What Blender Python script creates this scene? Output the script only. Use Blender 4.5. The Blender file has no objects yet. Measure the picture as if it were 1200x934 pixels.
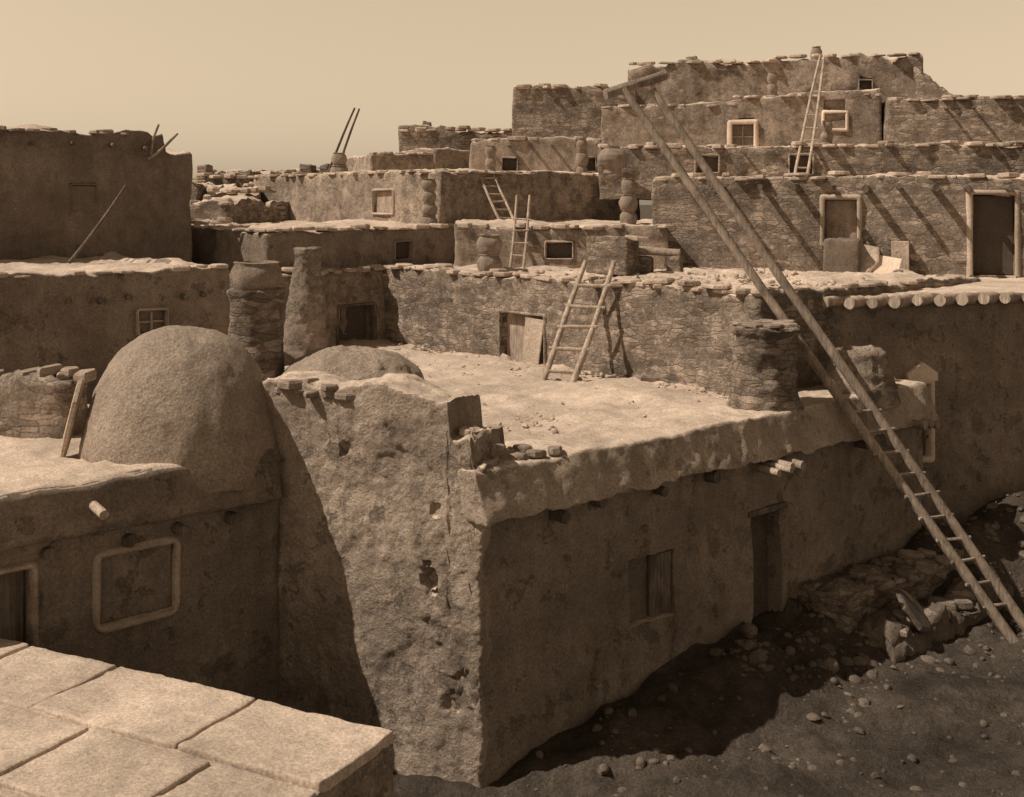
import bpy, math, random
from mathutils import Vector, Matrix, noise
sc = bpy.context.scene
COL = sc.collection
R = random.Random(7)
TH = math.radians(41.39)
U = Vector((math.cos(TH), math.sin(TH), 0)); V = Vector((-math.sin(TH), math.cos(TH), 0))

# ------------------------------------------------------------------ materials
def nodes_of(m):
    m.use_nodes = True
    nt = m.node_tree; nt.nodes.clear()
    out = nt.nodes.new('ShaderNodeOutputMaterial')
    b = nt.nodes.new('ShaderNodeBsdfPrincipled')
    b.inputs['Roughness'].default_value = 0.95
    b.inputs['Specular IOR Level'].default_value = 0.1
    nt.links.new(b.outputs[0], out.inputs[0])
    return nt, b

def N(nt, t, **kw):
    n = nt.nodes.new(t)
    for k, v in kw.items(): setattr(n, k, v)
    return n

def noise_node(nt, vec, scale, detail=6, rough=0.6, dist=0.0):
    n = N(nt, 'ShaderNodeTexNoise')
    n.inputs['Scale'].default_value = scale
    n.inputs['Detail'].default_value = detail
    n.inputs['Roughness'].default_value = rough
    n.inputs['Distortion'].default_value = dist
    nt.links.new(vec, n.inputs['Vector'])
    return n.outputs['Fac']

def math_node(nt, op, a, b):
    n = N(nt, 'ShaderNodeMath', operation=op)
    for i, x in enumerate((a, b)):
        if isinstance(x, (int, float)): n.inputs[i].default_value = x
        else: nt.links.new(x, n.inputs[i])
    return n.outputs[0]

def map_range(nt, v, a, b, c, d):
    n = N(nt, 'ShaderNodeMapRange')
    nt.links.new(v, n.inputs[0])
    for i, x in zip((1, 2, 3, 4), (a, b, c, d)): n.inputs[i].default_value = x
    return n.outputs[0]

def mapping(nt, vec, s, loc=(0, 0, 0)):
    n = N(nt, 'ShaderNodeMapping')
    n.inputs['Scale'].default_value = s
    n.inputs['Location'].default_value = loc
    nt.links.new(vec, n.inputs['Vector'])
    return n.outputs[0]

TINT = (1.0, 0.80, 0.655)
def earth(name, val, contrast=0.35, stone=0.0, scale=1.0, bump=0.6, course=11.0, tint=TINT, fine=1.0, cover=.5, pebble=.15, chips=.0):
    m = bpy.data.materials.new(name)
    nt, b = nodes_of(m)
    tc = N(nt, 'ShaderNodeTexCoord').outputs['Object']
    big = noise_node(nt, tc, 0.7 * scale, 4, 0.55, 0.4)
    med = noise_node(nt, tc, 4.0 * scale, 6, 0.65)
    fin = noise_node(nt, tc, 30.0 * scale, 8, 0.8)
    streak = noise_node(nt, mapping(nt, tc, (2.5, 2.5, 0.45)), 2.0 * scale, 4, 0.6)
    f = map_range(nt, big, 0.3, 0.7, 1 - contrast, 1 + contrast)
    f = math_node(nt, 'MULTIPLY', f, map_range(nt, med, 0.25, 0.75, 1 - contrast * .8, 1 + contrast * .8))
    f = math_node(nt, 'MULTIPLY', f, map_range(nt, fin, 0.25, 0.75, 1 - .62 * fine, 1 + .62 * fine))
    f = math_node(nt, 'MULTIPLY', f, map_range(nt, streak, 0.3, 0.7, 1 - contrast * .4, 1 + contrast * .4))
    height = math_node(nt, 'ADD', math_node(nt, 'MULTIPLY', med, 1.0), math_node(nt, 'MULTIPLY', fin, 0.75))
    if pebble > 0:
        peb = map_range(nt, noise_node(nt, tc, 13.0 * scale, 6, 0.65), .40, .68, 0, 1)
        height = math_node(nt, 'ADD', height, math_node(nt, 'MULTIPLY', peb, pebble))
    if chips > 0:
        ch = map_range(nt, noise_node(nt, tc, 1.9, 8, 0.7), .57, .60, 0, 1)
        f = math_node(nt, 'MULTIPLY', f, map_range(nt, ch, 0, 1, 1.0, 1 - .3 * chips))
        height = math_node(nt, 'SUBTRACT', height, math_node(nt, 'MULTIPLY', ch, .7 * chips))
    if stone > 0:
        wn = N(nt, 'ShaderNodeTexNoise'); wn.inputs['Scale'].default_value = 1.8; wn.inputs['Detail'].default_value = 5; wn.inputs['Roughness'].default_value = .6
        nt.links.new(tc, wn.inputs['Vector'])
        add = N(nt, 'ShaderNodeVectorMath', operation='MULTIPLY_ADD')
        nt.links.new(wn.outputs['Color'], add.inputs[0])
        add.inputs[1].default_value = (.4, .4, .13)
        nt.links.new(tc, add.inputs[2])
        mp = mapping(nt, add.outputs[0], (3.3, 3.3, course))
        ve = N(nt, 'ShaderNodeTexVoronoi', feature='DISTANCE_TO_EDGE'); ve.inputs['Scale'].default_value = 1.0
        ve.inputs['Randomness'].default_value = .85
        nt.links.new(mp, ve.inputs['Vector'])
        vc = N(nt, 'ShaderNodeTexVoronoi', feature='F1'); vc.inputs['Scale'].default_value = 1.0
        vc.inputs['Randomness'].default_value = .85
        nt.links.new(mp, vc.inputs['Vector'])
        bw = N(nt, 'ShaderNodeSeparateColor'); nt.links.new(vc.outputs['Color'], bw.inputs[0])
        edge = map_range(nt, ve.outputs['Distance'], 0.0, 0.13, 0.0, 1.0)
        mask = map_range(nt, noise_node(nt, tc, 1.5, 9, 0.85), cover - .03, cover + .06, 0.0, 1.0)
        mk = math_node(nt, 'MULTIPLY', mask, stone)
        cellc = map_range(nt, bw.outputs[0], 0, 1, 0.64, 1.32)
        e2 = map_range(nt, edge, 0, 1, 0.66, 1.0)
        sf = math_node(nt, 'MULTIPLY', cellc, e2)
        mixf = N(nt, 'ShaderNodeMix'); mixf.inputs[2].default_value = 1.0
        nt.links.new(mk, mixf.inputs[0]); nt.links.new(sf, mixf.inputs[3])
        f = math_node(nt, 'MULTIPLY', f, mixf.outputs[0])
        hh = math_node(nt, 'MULTIPLY', math_node(nt, 'MULTIPLY', math_node(nt, 'ADD', math_node(nt, 'MULTIPLY', edge, .5), bw.outputs[1]), mk), .6)
        height = math_node(nt, 'ADD', height, hh)
    f = math_node(nt, 'MULTIPLY', f, val)
    f = math_node(nt, 'MINIMUM', f, 0.85)
    cc = N(nt, 'ShaderNodeCombineColor')
    for i in range(3):
        nt.links.new(math_node(nt, 'MULTIPLY', f, tint[i]), cc.inputs[i])
    nt.links.new(cc.outputs[0], b.inputs['Base Color'])
    bp = N(nt, 'ShaderNodeBump')
    bp.inputs['Strength'].default_value = bump
    bp.inputs['Distance'].default_value = 0.07
    nt.links.new(height, bp.inputs['Height'])
    nt.links.new(bp.outputs[0], b.inputs['Normal'])
    return m

def wood(name, val, axis=2):
    m = bpy.data.materials.new(name)
    nt, b = nodes_of(m)
    tc = N(nt, 'ShaderNodeTexCoord').outputs['Object']
    a = noise_node(nt, tc, 3.0, 5, 0.6)
    g = noise_node(nt, mapping(nt, tc, (30, 30, 3)), 1.0, 4, 0.6)
    f = math_node(nt, 'MULTIPLY', map_range(nt, a, .3, .7, .6, 1.3), map_range(nt, g, .3, .7, .55, 1.3))
    f = math_node(nt, 'MULTIPLY', f, val)
    cc = N(nt, 'ShaderNodeCombineColor')
    for i in range(3): nt.links.new(math_node(nt, 'MULTIPLY', f, TINT[i]), cc.inputs[i])
    nt.links.new(cc.outputs[0], b.inputs['Base Color'])
    bp = N(nt, 'ShaderNodeBump'); bp.inputs['Strength'].default_value = .6; bp.inputs['Distance'].default_value = .01
    nt.links.new(g, bp.inputs['Height']); nt.links.new(bp.outputs[0], b.inputs['Normal'])
    return m

M_ADOBE = earth('adobe_plaster', 0.35, chips=.6)
M_ADOBE_L = earth('pale_adobe', 0.40, .3, bump=.8, pebble=.35, chips=1.0)
M_BAND = earth('coping_adobe', 0.42, .26, bump=.7, pebble=.25, chips=.8)
M_SHADEW = earth('shaded_adobe', 0.275, .28, bump=.75, chips=.8)  # darker adobe copy for shaded walls, shade put into the colour
M_ROUGH = earth('rough_adobe', 0.39, .33, stone=.9, bump=.85, cover=.52, pebble=.3)
M_STONE = earth('stone_masonry', 0.40, .33, stone=1.0, bump=.95, cover=.445, pebble=.3)
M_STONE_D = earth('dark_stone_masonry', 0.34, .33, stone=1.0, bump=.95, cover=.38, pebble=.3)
M_DARKAD = earth('shade_dark_adobe', 0.20, .28)  # adobe darkened further, deep shade painted into its colour
M_OVEN = earth('oven_plaster', 0.37, .2, bump=.7, fine=1.15, pebble=.35)
M_ROOF = earth('sunlit_roof_earth', 0.56, .24, bump=.55, fine=1.0)  # roof earth made paler than walls, sunlit look included in the colour
M_FLAG = earth('flagstone', 0.46, .33, bump=.5)
M_GROUND = earth('shaded_packed_earth', 0.092, .38, bump=.8, pebble=.6)  # soil darkened all over, the alley's shade put into its colour
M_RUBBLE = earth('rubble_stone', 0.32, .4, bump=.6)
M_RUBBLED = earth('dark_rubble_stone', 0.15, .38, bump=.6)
M_WHITE = earth('whitewash', 0.72, .16, bump=.4, fine=.5)
M_FRAME = earth('plaster_frame', 0.42, .25, bump=.4, fine=.8)
M_WOOD = wood('weathered_wood', 0.34)
M_WOODD = wood('dark_wood', 0.16)
M_WOODP = wood('bleached_wood', 0.45)
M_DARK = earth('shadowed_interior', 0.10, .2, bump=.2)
M_POT = earth('fired_clay_pot', 0.29, .35, bump=.6)

# ------------------------------------------------------------------ helpers
def new_obj(name, verts, faces, mat, parent=None, smooth=True, ang=42, top=None):
    me = bpy.data.meshes.new(name)
    me.from_pydata([tuple(v) for v in verts], [], faces)
    me.update()
    me.materials.append(mat)
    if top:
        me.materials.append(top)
        me.polygons.foreach_set('material_index', [1 if p.normal.z > .78 else 0 for p in me.polygons])  # upward faces get the paler material, painted as sunlit tops
    if smooth:
        me.polygons.foreach_set('use_smooth', [True] * len(me.polygons))
        me.set_sharp_from_angle(angle=math.radians(ang))
    o = bpy.data.objects.new(name, me)
    COL.objects.link(o)
    if parent: o.parent = parent
    return o

def tag(o, label, cat, group=None):
    o['label'] = label; o['category'] = cat
    if group: o['group'] = group
    return o

def lines(L, cell, extra):
    n = max(2, int(round(L / cell)))
    base = [L * i / n for i in range(n + 1)]
    ex = [e for e in extra if -1e-6 < e < L + 1e-6]
    out = [b for b in base if all(abs(b - e) > cell * .28 for e in ex) or b in (0, L)]
    out = sorted(set(out + ex))
    res = [out[0]]
    for v in out[1:]:
        if v - res[-1] > 0.004: res.append(v)
    res[-1] = L
    return res

def sm(x): x = max(0, min(1, x)); return x * x * (3 - 2 * x)

def block_mesh(L, D, H, cell, r=.08, amp=.04, freq=.9, pockets=(), roof=None, off=(0, 0, 0),
               prof=None, lean=0.0, dents=(), topamp=.05, bottom=False, steps=(), fshear=0.0, origin=(0, 0, 0), cut=None, ragged=0.0):
    ex, ey, ez = [r * .3, r, L - r, L - r * .3], [r * .3, r, D - r, D - r * .3], [H - r, H - r * .3]
    for (face, a0, a1, z0, z1, dp) in pockets:
        t = ex if face == 'F' else ey
        t += [a0 - .015, a0, a1, a1 + .015]; ez += [z0 - .015, z0, z1, z1 + .015]
    if roof:
        i, _ = roof
        ex += [i, i + .08, L - i - .08, L - i]; ey += [i, i + .08, D - i - .08, D - i]
    for s in steps: ex += [s - .02, s + .02]
    xs, ys, zs = lines(L, cell, ex), lines(D, cell, ey), lines(H, cell, ez)
    nx, ny, nz = len(xs), len(ys), len(zs)
    vid, verts, faces = {}, [], []
    e = 1e-4
    def put(i, j, k):
        key = (i, j, k)
        if key in vid: return vid[key]
        x, y, z = xs[i], ys[j], zs[k]
        p = Vector((x, y, z)); pocket = False
        for (face, a0, a1, z0, z1, dp) in pockets:
            a = x if face == 'F' else y
            on = (j == 0) if face == 'F' else (i == 0)
            if on and a0 - e <= a <= a1 + e and z0 - e <= z <= z1 + e:
                pocket = True
                if face == 'F': p.y = dp
                else: p.x = dp
        if not pocket:
            q = Vector((min(max(x, r), L - r), min(max(y, r), D - r), min(z, H - r) if not bottom else min(max(z, r), H - r)))
            d = p - q
            if d.length > 1e-6: p = q + d.normalized() * min(r, d.length)
            if roof and k == nz - 1 and roof[0] + .05 < x < L - roof[0] - .05 and roof[0] + .05 < y < D - roof[0] - .05:
                p.z -= roof[1]
        w = p + Vector(off)
        fr = z / H
        t3 = noise.noise(Vector((w.x * .45, w.y * .45, 3.7))) + .6 * noise.noise(Vector((w.x * 1.7, w.y * 1.7, 9.1))) + .35 * noise.noise(Vector((w.x * 5, w.y * 5, 2.1)))
        p.z += topamp * t3 * 2 * fr ** 2
        if prof: p.z += prof(x, y) * fr ** 2
        if ragged and j < 3: p.z += ragged * (1 - fr) * (noise.noise(Vector((x * 2.3, 7, 1))) + .8 * noise.noise(Vector((x * 6, 3, 1))))
        nv = noise.noise_vector(w * freq) * amp + noise.noise_vector(w * freq * 3.1) * amp * .45 + noise.noise_vector(w * freq * 9) * amp * .3
        if pocket: nv *= .4
        p += nv
        if cut and y < cut[0] and p.z > H - cut[1]: p.z = H - cut[1]
        for (dx, dz, rr, dd) in dents:
            if j == 0:
                q = ((x - dx) / rr) ** 2 + ((z - dz) / (rr * 1.5)) ** 2 + 1.5 * noise.noise(w * 6) + .9 * noise.noise(w * 17)
                if q < 1.4: p.y += dd * max(0, min(1, (1.4 - q) * 1.2))
        if lean and j == 0: p.y += lean * z
        if fshear: p.y += fshear * fr
        p += Vector(origin)
        vid[key] = len(verts); verts.append(p); return vid[key]
    for i in range(nx - 1):
        for k in range(nz - 1):
            faces.append((put(i, 0, k), put(i + 1, 0, k), put(i + 1, 0, k + 1), put(i, 0, k + 1)))
            faces.append((put(i + 1, ny - 1, k), put(i, ny - 1, k), put(i, ny - 1, k + 1), put(i + 1, ny - 1, k + 1)))
    for j in range(ny - 1):
        for k in range(nz - 1):
            faces.append((put(0, j + 1, k), put(0, j, k), put(0, j, k + 1), put(0, j + 1, k + 1)))
            faces.append((put(nx - 1, j, k), put(nx - 1, j + 1, k), put(nx - 1, j + 1, k + 1), put(nx - 1, j, k + 1)))
    for i in range(nx - 1):
        for j in range(ny - 1):
            faces.append((put(i, j, nz - 1), put(i + 1, j, nz - 1), put(i + 1, j + 1, nz - 1), put(i, j + 1, nz - 1)))
            if bottom: faces.append((put(i, j + 1, 0), put(i + 1, j + 1, 0), put(i + 1, j, 0), put(i, j, 0)))
    return verts, faces

def house(label, x, y, z0, ztop, deg, L, D, cell, mat, name='house', cat='house', top='auto', **kw):
    v, f = block_mesh(L, D, ztop - z0, cell, off=(x * 1.3, y * 1.7, z0), **kw)
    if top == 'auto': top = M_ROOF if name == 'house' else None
    o = new_obj(name, v, f, mat, top=top)
    o.location = (x, y, z0); o.rotation_euler = (0, 0, math.radians(deg))
    tag(o, label, cat)
    return o

def slab_into(verts, faces, c, lx, ly, lz, yaw, rnd, tilt=.06, n=None, round_=False):
    n = n or rnd.randint(5, 8)
    rot = Matrix.Rotation(yaw, 3, 'Z') @ Matrix.Rotation(rnd.uniform(-tilt, tilt), 3, 'X') @ Matrix.Rotation(rnd.uniform(-tilt, tilt), 3, 'Y')
    rad = [rnd.uniform(.8, 1.15) for _ in range(n)]
    ph = rnd.uniform(0, 6.28)
    base = len(verts)
    rings = [(0, .6), (.3, 1.0), (.7, .9), (1.0, .5)] if round_ else [(0, .88), (.25, 1.0), (.78, .98), (1.0, .86)]
    for (h, s) in rings:
        for i in range(n):
            a = ph + 2 * math.pi * i / n
            jj = rnd.uniform(.9, 1.1) if round_ else 1
            p = Vector((math.cos(a) * lx / 2 * rad[i] * s * jj, math.sin(a) * ly / 2 * rad[i] * s * jj, lz * h + rnd.uniform(-.06, .06) * lz))
            verts.append(Vector(c) + rot @ p)
    for k in range(3):
        for i in range(n):
            j = (i + 1) % n
            faces.append((base + k * n + i, base + k * n + j, base + (k + 1) * n + j, base + (k + 1) * n + i))
    faces.append(tuple(base + 3 * n + i for i in range(n)))
    faces.append(tuple(base + i for i in reversed(range(n))))

def coping_stones(parent, p0, p1, z, seed, mat=None, size=(.2, .5), thick=(.04, .1), width=.25, density=1.0, layers=1, name='coping'):
    rnd = random.Random(seed); verts, faces = [], []
    p0, p1 = Vector((*p0, 0)), Vector((*p1, 0)); Lg = (p1 - p0).length; d = (p1 - p0).normalized(); n = Vector((-d.y, d.x, 0))
    ang = math.atan2(d.y, d.x)
    for ly in range(layers):
        s = 0
        while s < Lg:
            l = rnd.uniform(*size)
            if rnd.random() < density * (1 if ly == 0 else .4):
                w = rnd.uniform(.6, 1.2) * width
                t = rnd.uniform(*thick)
                c = p0 + d * (s + l / 2) + n * rnd.uniform(-.08, .1)
                slab_into(verts, faces, (c.x, c.y, z + ly * .07 - .045 + rnd.uniform(-.02, .02)), l, w + .1, t, ang + rnd.uniform(-.25, .25), rnd)
            s += l * rnd.uniform(.8, 1.15)
    if verts:
        return new_obj(name, verts, faces, mat or M_FLAG, parent, smooth=False)

def boxes_obj(name, boxes, mat, parent=None, jit=.006, seed=1, bev=.012):
    rnd = random.Random(seed); verts, faces = [], []
    for (x0, x1, y0, y1, z0, z1) in boxes:
        bx = min(bev, (x1 - x0) * .3, (y1 - y0) * .3, (z1 - z0) * .3)
        cs = {}
        for sx in (0, 1):
            for sy in (0, 1):
                for sz in (0, 1):
                    X, Y, Z = (x0, x1)[sx], (y0, y1)[sy], (z0, z1)[sz]
                    ix, iy, iz = (bx if sx == 0 else -bx), (bx if sy == 0 else -bx), (bx if sz == 0 else -bx)
                    j = Vector([rnd.uniform(-jit, jit) for _ in range(3)])
                    for ax, q in enumerate(((X, Y + iy, Z + iz), (X + ix, Y, Z + iz), (X + ix, Y + iy, Z))):
                        cs[(sx, sy, sz, ax)] = len(verts); verts.append(Vector(q) + j)
        g = lambda a, b_, c, ax: cs[(a, b_, c, ax)]
        for s in (0, 1):
            faces.append((g(s, 0, 0, 0), g(s, 1, 0, 0), g(s, 1, 1, 0), g(s, 0, 1, 0)))
            faces.append((g(0, s, 0, 1), g(1, s, 0, 1), g(1, s, 1, 1), g(0, s, 1, 1)))
            faces.append((g(0, 0, s, 2), g(1, 0, s, 2), g(1, 1, s, 2), g(0, 1, s, 2)))
        for a in (0, 1):
            for c in (0, 1):
                faces.append((g(a, c, 0, 0), g(a, c, 1, 0), g(a, c, 1, 1), g(a, c, 0, 1)))
                faces.append((g(a, 0, c, 0), g(a, 1, c, 0), g(a, 1, c, 2), g(a, 0, c, 2)))
                faces.append((g(0, a, c, 1), g(1, a, c, 1), g(1, a, c, 2), g(0, a, c, 2)))
                for d in (0, 1): faces.append((g(a, c, d, 0), g(a, c, d, 1), g(a, c, d, 2)))
    o = new_obj(name, verts, faces, mat, parent, smooth=False)
    import bmesh
    bm = bmesh.new(); bm.from_mesh(o.data); bmesh.ops.recalc_face_normals(bm, faces=bm.faces); bm.to_mesh(o.data); bm.free()
    return o

def prism(name, pts, y0, y1, mat, parent):
    n = len(pts)
    v = [(a, y0, z) for a, z in pts] + [(a, y1, z) for a, z in pts]
    f = [tuple(range(n)), tuple(reversed(range(n, 2 * n)))] + [(i, i + n, (i + 1) % n + n, (i + 1) % n) for i in range(n)]
    return new_obj(name, v, f, mat, parent, smooth=False)

def mapF(face, bx):
    if face == 'F': return bx
    a0, a1, d0, d1, z0, z1 = bx
    return (d0, d1, a0, a1, z0, z1)

def ring_frame(name, a0, a1, z0, z1, w, face, mat, parent, seed, proud, sill=True, rad=.1):
    pts = []
    def arc(cx, cz, s, e, r):
        for i in range(5):
            an = math.radians(s + (e - s) * i / 4); pts.append((cx + r * math.cos(an), cz + r * math.sin(an)))
    verts, faces = [], []
    def contour(g, r):
        pts.clear()
        A0, A1, Z0, Z1 = a0 - g, a1 + g, z0 - g, z1 + g
        arc(A1 - r, Z0 + r, -90, 0, r); arc(A1 - r, Z1 - r, 0, 90, r); arc(A0 + r, Z1 - r, 90, 180, r); arc(A0 + r, Z0 + r, 180, 270, r)
        return list(pts)
    cs = [(contour(0, .012), .12), (contour(.0, .02), -proud * .6), (contour(w * .3, .03 + rad * .3), -proud), (contour(w * .75, rad), -proud * .9), (contour(w, rad * 1.2), .02)]
    n = len(cs[0][0])
    for ci, (c, dy) in enumerate(cs):
        for i, (a, z) in enumerate(c):
            q = noise.noise_vector(Vector((a * 3 + seed, z * 3, ci * .3))) * .03
            verts.append(Vector((a + q.x, dy + q.y * .5, z + q.z)) if face == 'F' else Vector((dy + q.y * .5, a + q.x, z + q.z)))
    for k in range(len(cs) - 1):
        for i in range(n):
            j = (i + 1) % n
            if not sill and (cs[k][0][i][1] < z0 + .01 and cs[k][0][j][1] < z0 + .01): continue
            fc = (k * n + i, k * n + j, (k + 1) * n + j, (k + 1) * n + i)
            faces.append(fc if face != 'F' else fc[::-1])
    return new_obj(name, verts, faces, mat, parent, ang=70)

def opening(h, face, a0, a1, z0, z1, dp, kind='window', frame=.1, fm=None, bars=True, panel=None, sill=True, proud=.06, rad=.06):
    mid = (a0 + a1) / 2
    d = dp - .05
    bs = [(a0 + .01, a1 - .01, d, d + .1, z0 + .01, z1 - .01)]
    o = boxes_obj(kind, [mapF(face, b) for b in bs], panel or M_DARK, h, seed=int(a0 * 100))  # default panel is a dark sheet painted as the shade inside
    if bars:
        t = .018
        bb = [(mid - t, mid + t, d - .05, d - .004, z0 + .03, z1 - .03)]
        if kind == 'window':
            zm = (z0 + z1) / 2
            bb += [(a0 + .02, mid - t - .003, d - .045, d - .006, zm - t, zm + t), (mid + t + .003, a1 - .02, d - .045, d - .006, zm - t, zm + t)]
        boxes_obj('bar', [mapF(face, b) for b in bb], M_WOODP, o, seed=3)
    if frame:
        ring_frame('frame', a0, a1, z0, z1, frame, face, fm or M_FRAME, o, a0 * 7, proud, kind == 'window' or sill, rad)
    return o

def tube(name, p0, p1, r0, r1, mat, parent=None, bend=.0, seed=0, seg=10, sides=9, wob=.08):
    p0, p1 = Vector(p0), Vector(p1); d = (p1 - p0); Lg = d.length; d.normalize()
    a = d.orthogonal().normalized(); b = d.cross(a)
    rnd = random.Random(seed); ph = rnd.uniform(0, 6.28)
    verts, faces = [], []
    bv = a * math.cos(ph) + b * math.sin(ph)
    for k in range(seg + 1):
        t = k / seg; r = r0 + (r1 - r0) * t
        c = p0 + d * Lg * t + bv * bend * math.sin(math.pi * t) + bv.cross(d) * bend * .4 * math.sin(5 * t + ph)
        for i in range(sides):
            an = 2 * math.pi * i / sides
            rr = r * (1 + wob * noise.noise(Vector((i * .9, t * Lg * 2.2, seed * 3.3))) * 2)
            verts.append(c + (a * math.cos(an) + b * math.sin(an)) * rr)
    for k in range(seg):
        for i in range(sides):
            j = (i + 1) % sides
            faces.append((k * sides + i, k * sides + j, (k + 1) * sides + j, (k + 1) * sides + i))
    faces.append(tuple(reversed(range(sides)))); faces.append(tuple(seg * sides + i for i in range(sides)))
    return new_obj(name, verts, faces, mat, parent, ang=55)

def lathe(name, profile, mat, loc, amp=.03, freq=2.0, sides=28, parent=None, lean=(0, 0), step=.05):
    verts, faces = [], []
    pr = []
    for a, b in zip(profile, profile[1:]):
        n = max(1, int(math.hypot(b[0] - a[0], b[1] - a[1]) / step))
        for i in range(n): pr.append((a[0] + (b[0] - a[0]) * i / n, a[1] + (b[1] - a[1]) * i / n))
    pr.append(profile[-1])
    L = Vector(loc)
    for (r, h) in pr:
        for i in range(sides):
            an = 2 * math.pi * i / sides
            p = Vector((r * math.cos(an) + lean[0] * h, r * math.sin(an) + lean[1] * h, h))
            q = p + L
            p += (noise.noise_vector(q * freq) * .7 + noise.noise_vector(q * freq * 3.3) * .4 + noise.noise_vector(q * freq * 8) * .25) * amp
            verts.append(p)
    m = len(pr)
    for k in range(m - 1):
        for i in range(sides):
            j = (i + 1) % sides
            faces.append((k * sides + i, k * sides + j, (k + 1) * sides + j, (k + 1) * sides + i))
    c = len(verts); verts.append(Vector((lean[0] * pr[-1][1], lean[1] * pr[-1][1], pr[-1][1])))
    for i in range(sides): faces.append(((m - 1) * sides + i, (m - 1) * sides + (i + 1) % sides, c))
    o = new_obj(name, verts, faces, mat, parent, ang=60)
    o.location = loc
    return o

def pots(x, y, z, h, r, n, label, seed=0):
    rnd = random.Random(int(x * 10 + y))
    pr = [(r * 1.15, 0)]
    hh = h / n
    for i in range(n):
        b = i * hh; s = (1 - .06 * i) * rnd.uniform(.9, 1.1)
        for t, q in ((.02, .80), (.14, .94), (.35, 1.04), (.55, 1.06), (.74, .97), (.86, .82), (.92, .76), (.96, .86), (1.0, .86)):
            pr.append((r * q * s, b + t * hh))
    pr += [(r * .6, h - .01), (r * .5, h - hh * .4), (0.02, h - hh * .42)]
    o = lathe('chimney', pr, M_POT, (x, y, z - .04), amp=.035, freq=3, sides=24, step=.04)
    tag(o, label, 'chimney', 'jar chimneys on the roofs')
    return o

def ladder(base_l, base_r, top_l, top_r, r, rungs, label, over=.1, mat=None, rmat=None, rr=.022, bend=.02, seed=1, group=None):
    bl, br, tl, tr = map(Vector, (base_l, base_r, top_l, top_r))
    c = (bl + br) / 2
    e = bpy.data.objects.new('ladder', None); COL.objects.link(e); e.location = c
    tag(e, label, 'ladder', group)
    tube('pole', bl - c, tl - c, r * 1.1, r * .85, mat or M_WOOD, e, bend, seed, 14)
    tube('pole', br - c, tr - c, r * 1.1, r * .85, mat or M_WOOD, e, bend, seed + 1, 14)
    for i, t in enumerate(rungs):
        a = bl.lerp(tl, t) - c; b = br.lerp(tr, t) - c
        d = (b - a).normalized()
        tube('rung', a - d * over * (.7 + .5 * ((i * 37) % 10) / 10), b + d * over * (.7 + .5 * ((i * 53) % 10) / 10) + Vector((0, 0, .02 * ((i * 7) % 3 - 1))), rr, rr, rmat or mat or M_WOOD, e, .005, seed + 5 + i, 4, 7)
    return e

def beams(h, xs, z, out, inn, r, mat, seed=0, skew=0.0, face='F', name='beam'):
    rnd = random.Random(seed)
    for i, x in enumerate(xs):
        o_ = out * rnd.uniform(.7, 1.25); rr = r * rnd.uniform(.8, 1.2); zz = z + rnd.uniform(-.04, .04); x += rnd.uniform(-.06, .06)
        if face == 'F': a, b = (x, inn, zz), (x - skew * o_ + rnd.uniform(-.04, .04), -o_, zz - rnd.uniform(-.02, .04))
        else: a, b = (inn, x, zz), (-o_, x, zz)
        tube(name, a, b, rr, rr * .92, mat, h, .01, seed + i, 5, 10)

# ------------------------------------------------------------------ ground
Cc = Vector((-.4, 14, 0))
def gz(x, y):
    q = Vector((x, y, 0)) - Cc; t = q.dot(U); d = q.dot(-V)
    h = .12 * noise.noise(Vector((x * .7, y * .7, 1))) + .10 * noise.noise(Vector((x * 2.2, y * 2.2, 5))) + .05 * noise.noise(Vector((x * 6, y * 6, 5)))
    h -= .75 * (1 - sm((t + 2) / 7))
    h -= .4 * sm((d - .4) / 1.6) * sm((t - 1) / 3)
    h += 1.75 * math.exp(-(((x - 10.4) / 1.9) ** 2 + ((y - 20.9) / 1.4) ** 2))
    h += .45 * math.exp(-(((x - 7.6) / 1.0) ** 2 + ((y - 19.9) / .9) ** 2))
    h += .3 * math.exp(-(d / .7) ** 2) * sm((t - 2) / 3) * (.5 + noise.noise(Vector((x * 1.2, y * 1.2, 3)))) * (0 if 5.0 < t < 6.0 else 1)
    h += .12 * max(0, noise.noise(Vector((x * 1.5, y * 1.5, 8))))
    return h
def axis_lines(a, b, step, far):
    l = [a + i * step for i in range(int((b - a) / step) + 1)]
    s = step; lo = a; hi = l[-1]; L1, L2 = [], []
    while lo > -far: s *= 1.35; lo -= s; L1.append(lo)
    s = step
    while hi < far: s *= 1.35; hi += s; L2.append(hi)
    return L1[::-1] + l + L2
gx, gy = axis_lines(-6, 14, .08, 1500), axis_lines(9, 23, .08, 1500)
gv = [Vector((x, y, gz(x, y) if (-40 < x < 40 and -30 < y < 60) else -.6)) for y in gy for x in gx]
gf = [(j * len(gx) + i, j * len(gx) + i + 1, (j + 1) * len(gx) + i + 1, (j + 1) * len(gx) + i) for j in range(len(gy) - 1) for i in range(len(gx) - 1)]
g = new_obj('ground', gv, gf, M_GROUND); g['kind'] = 'structure'

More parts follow.
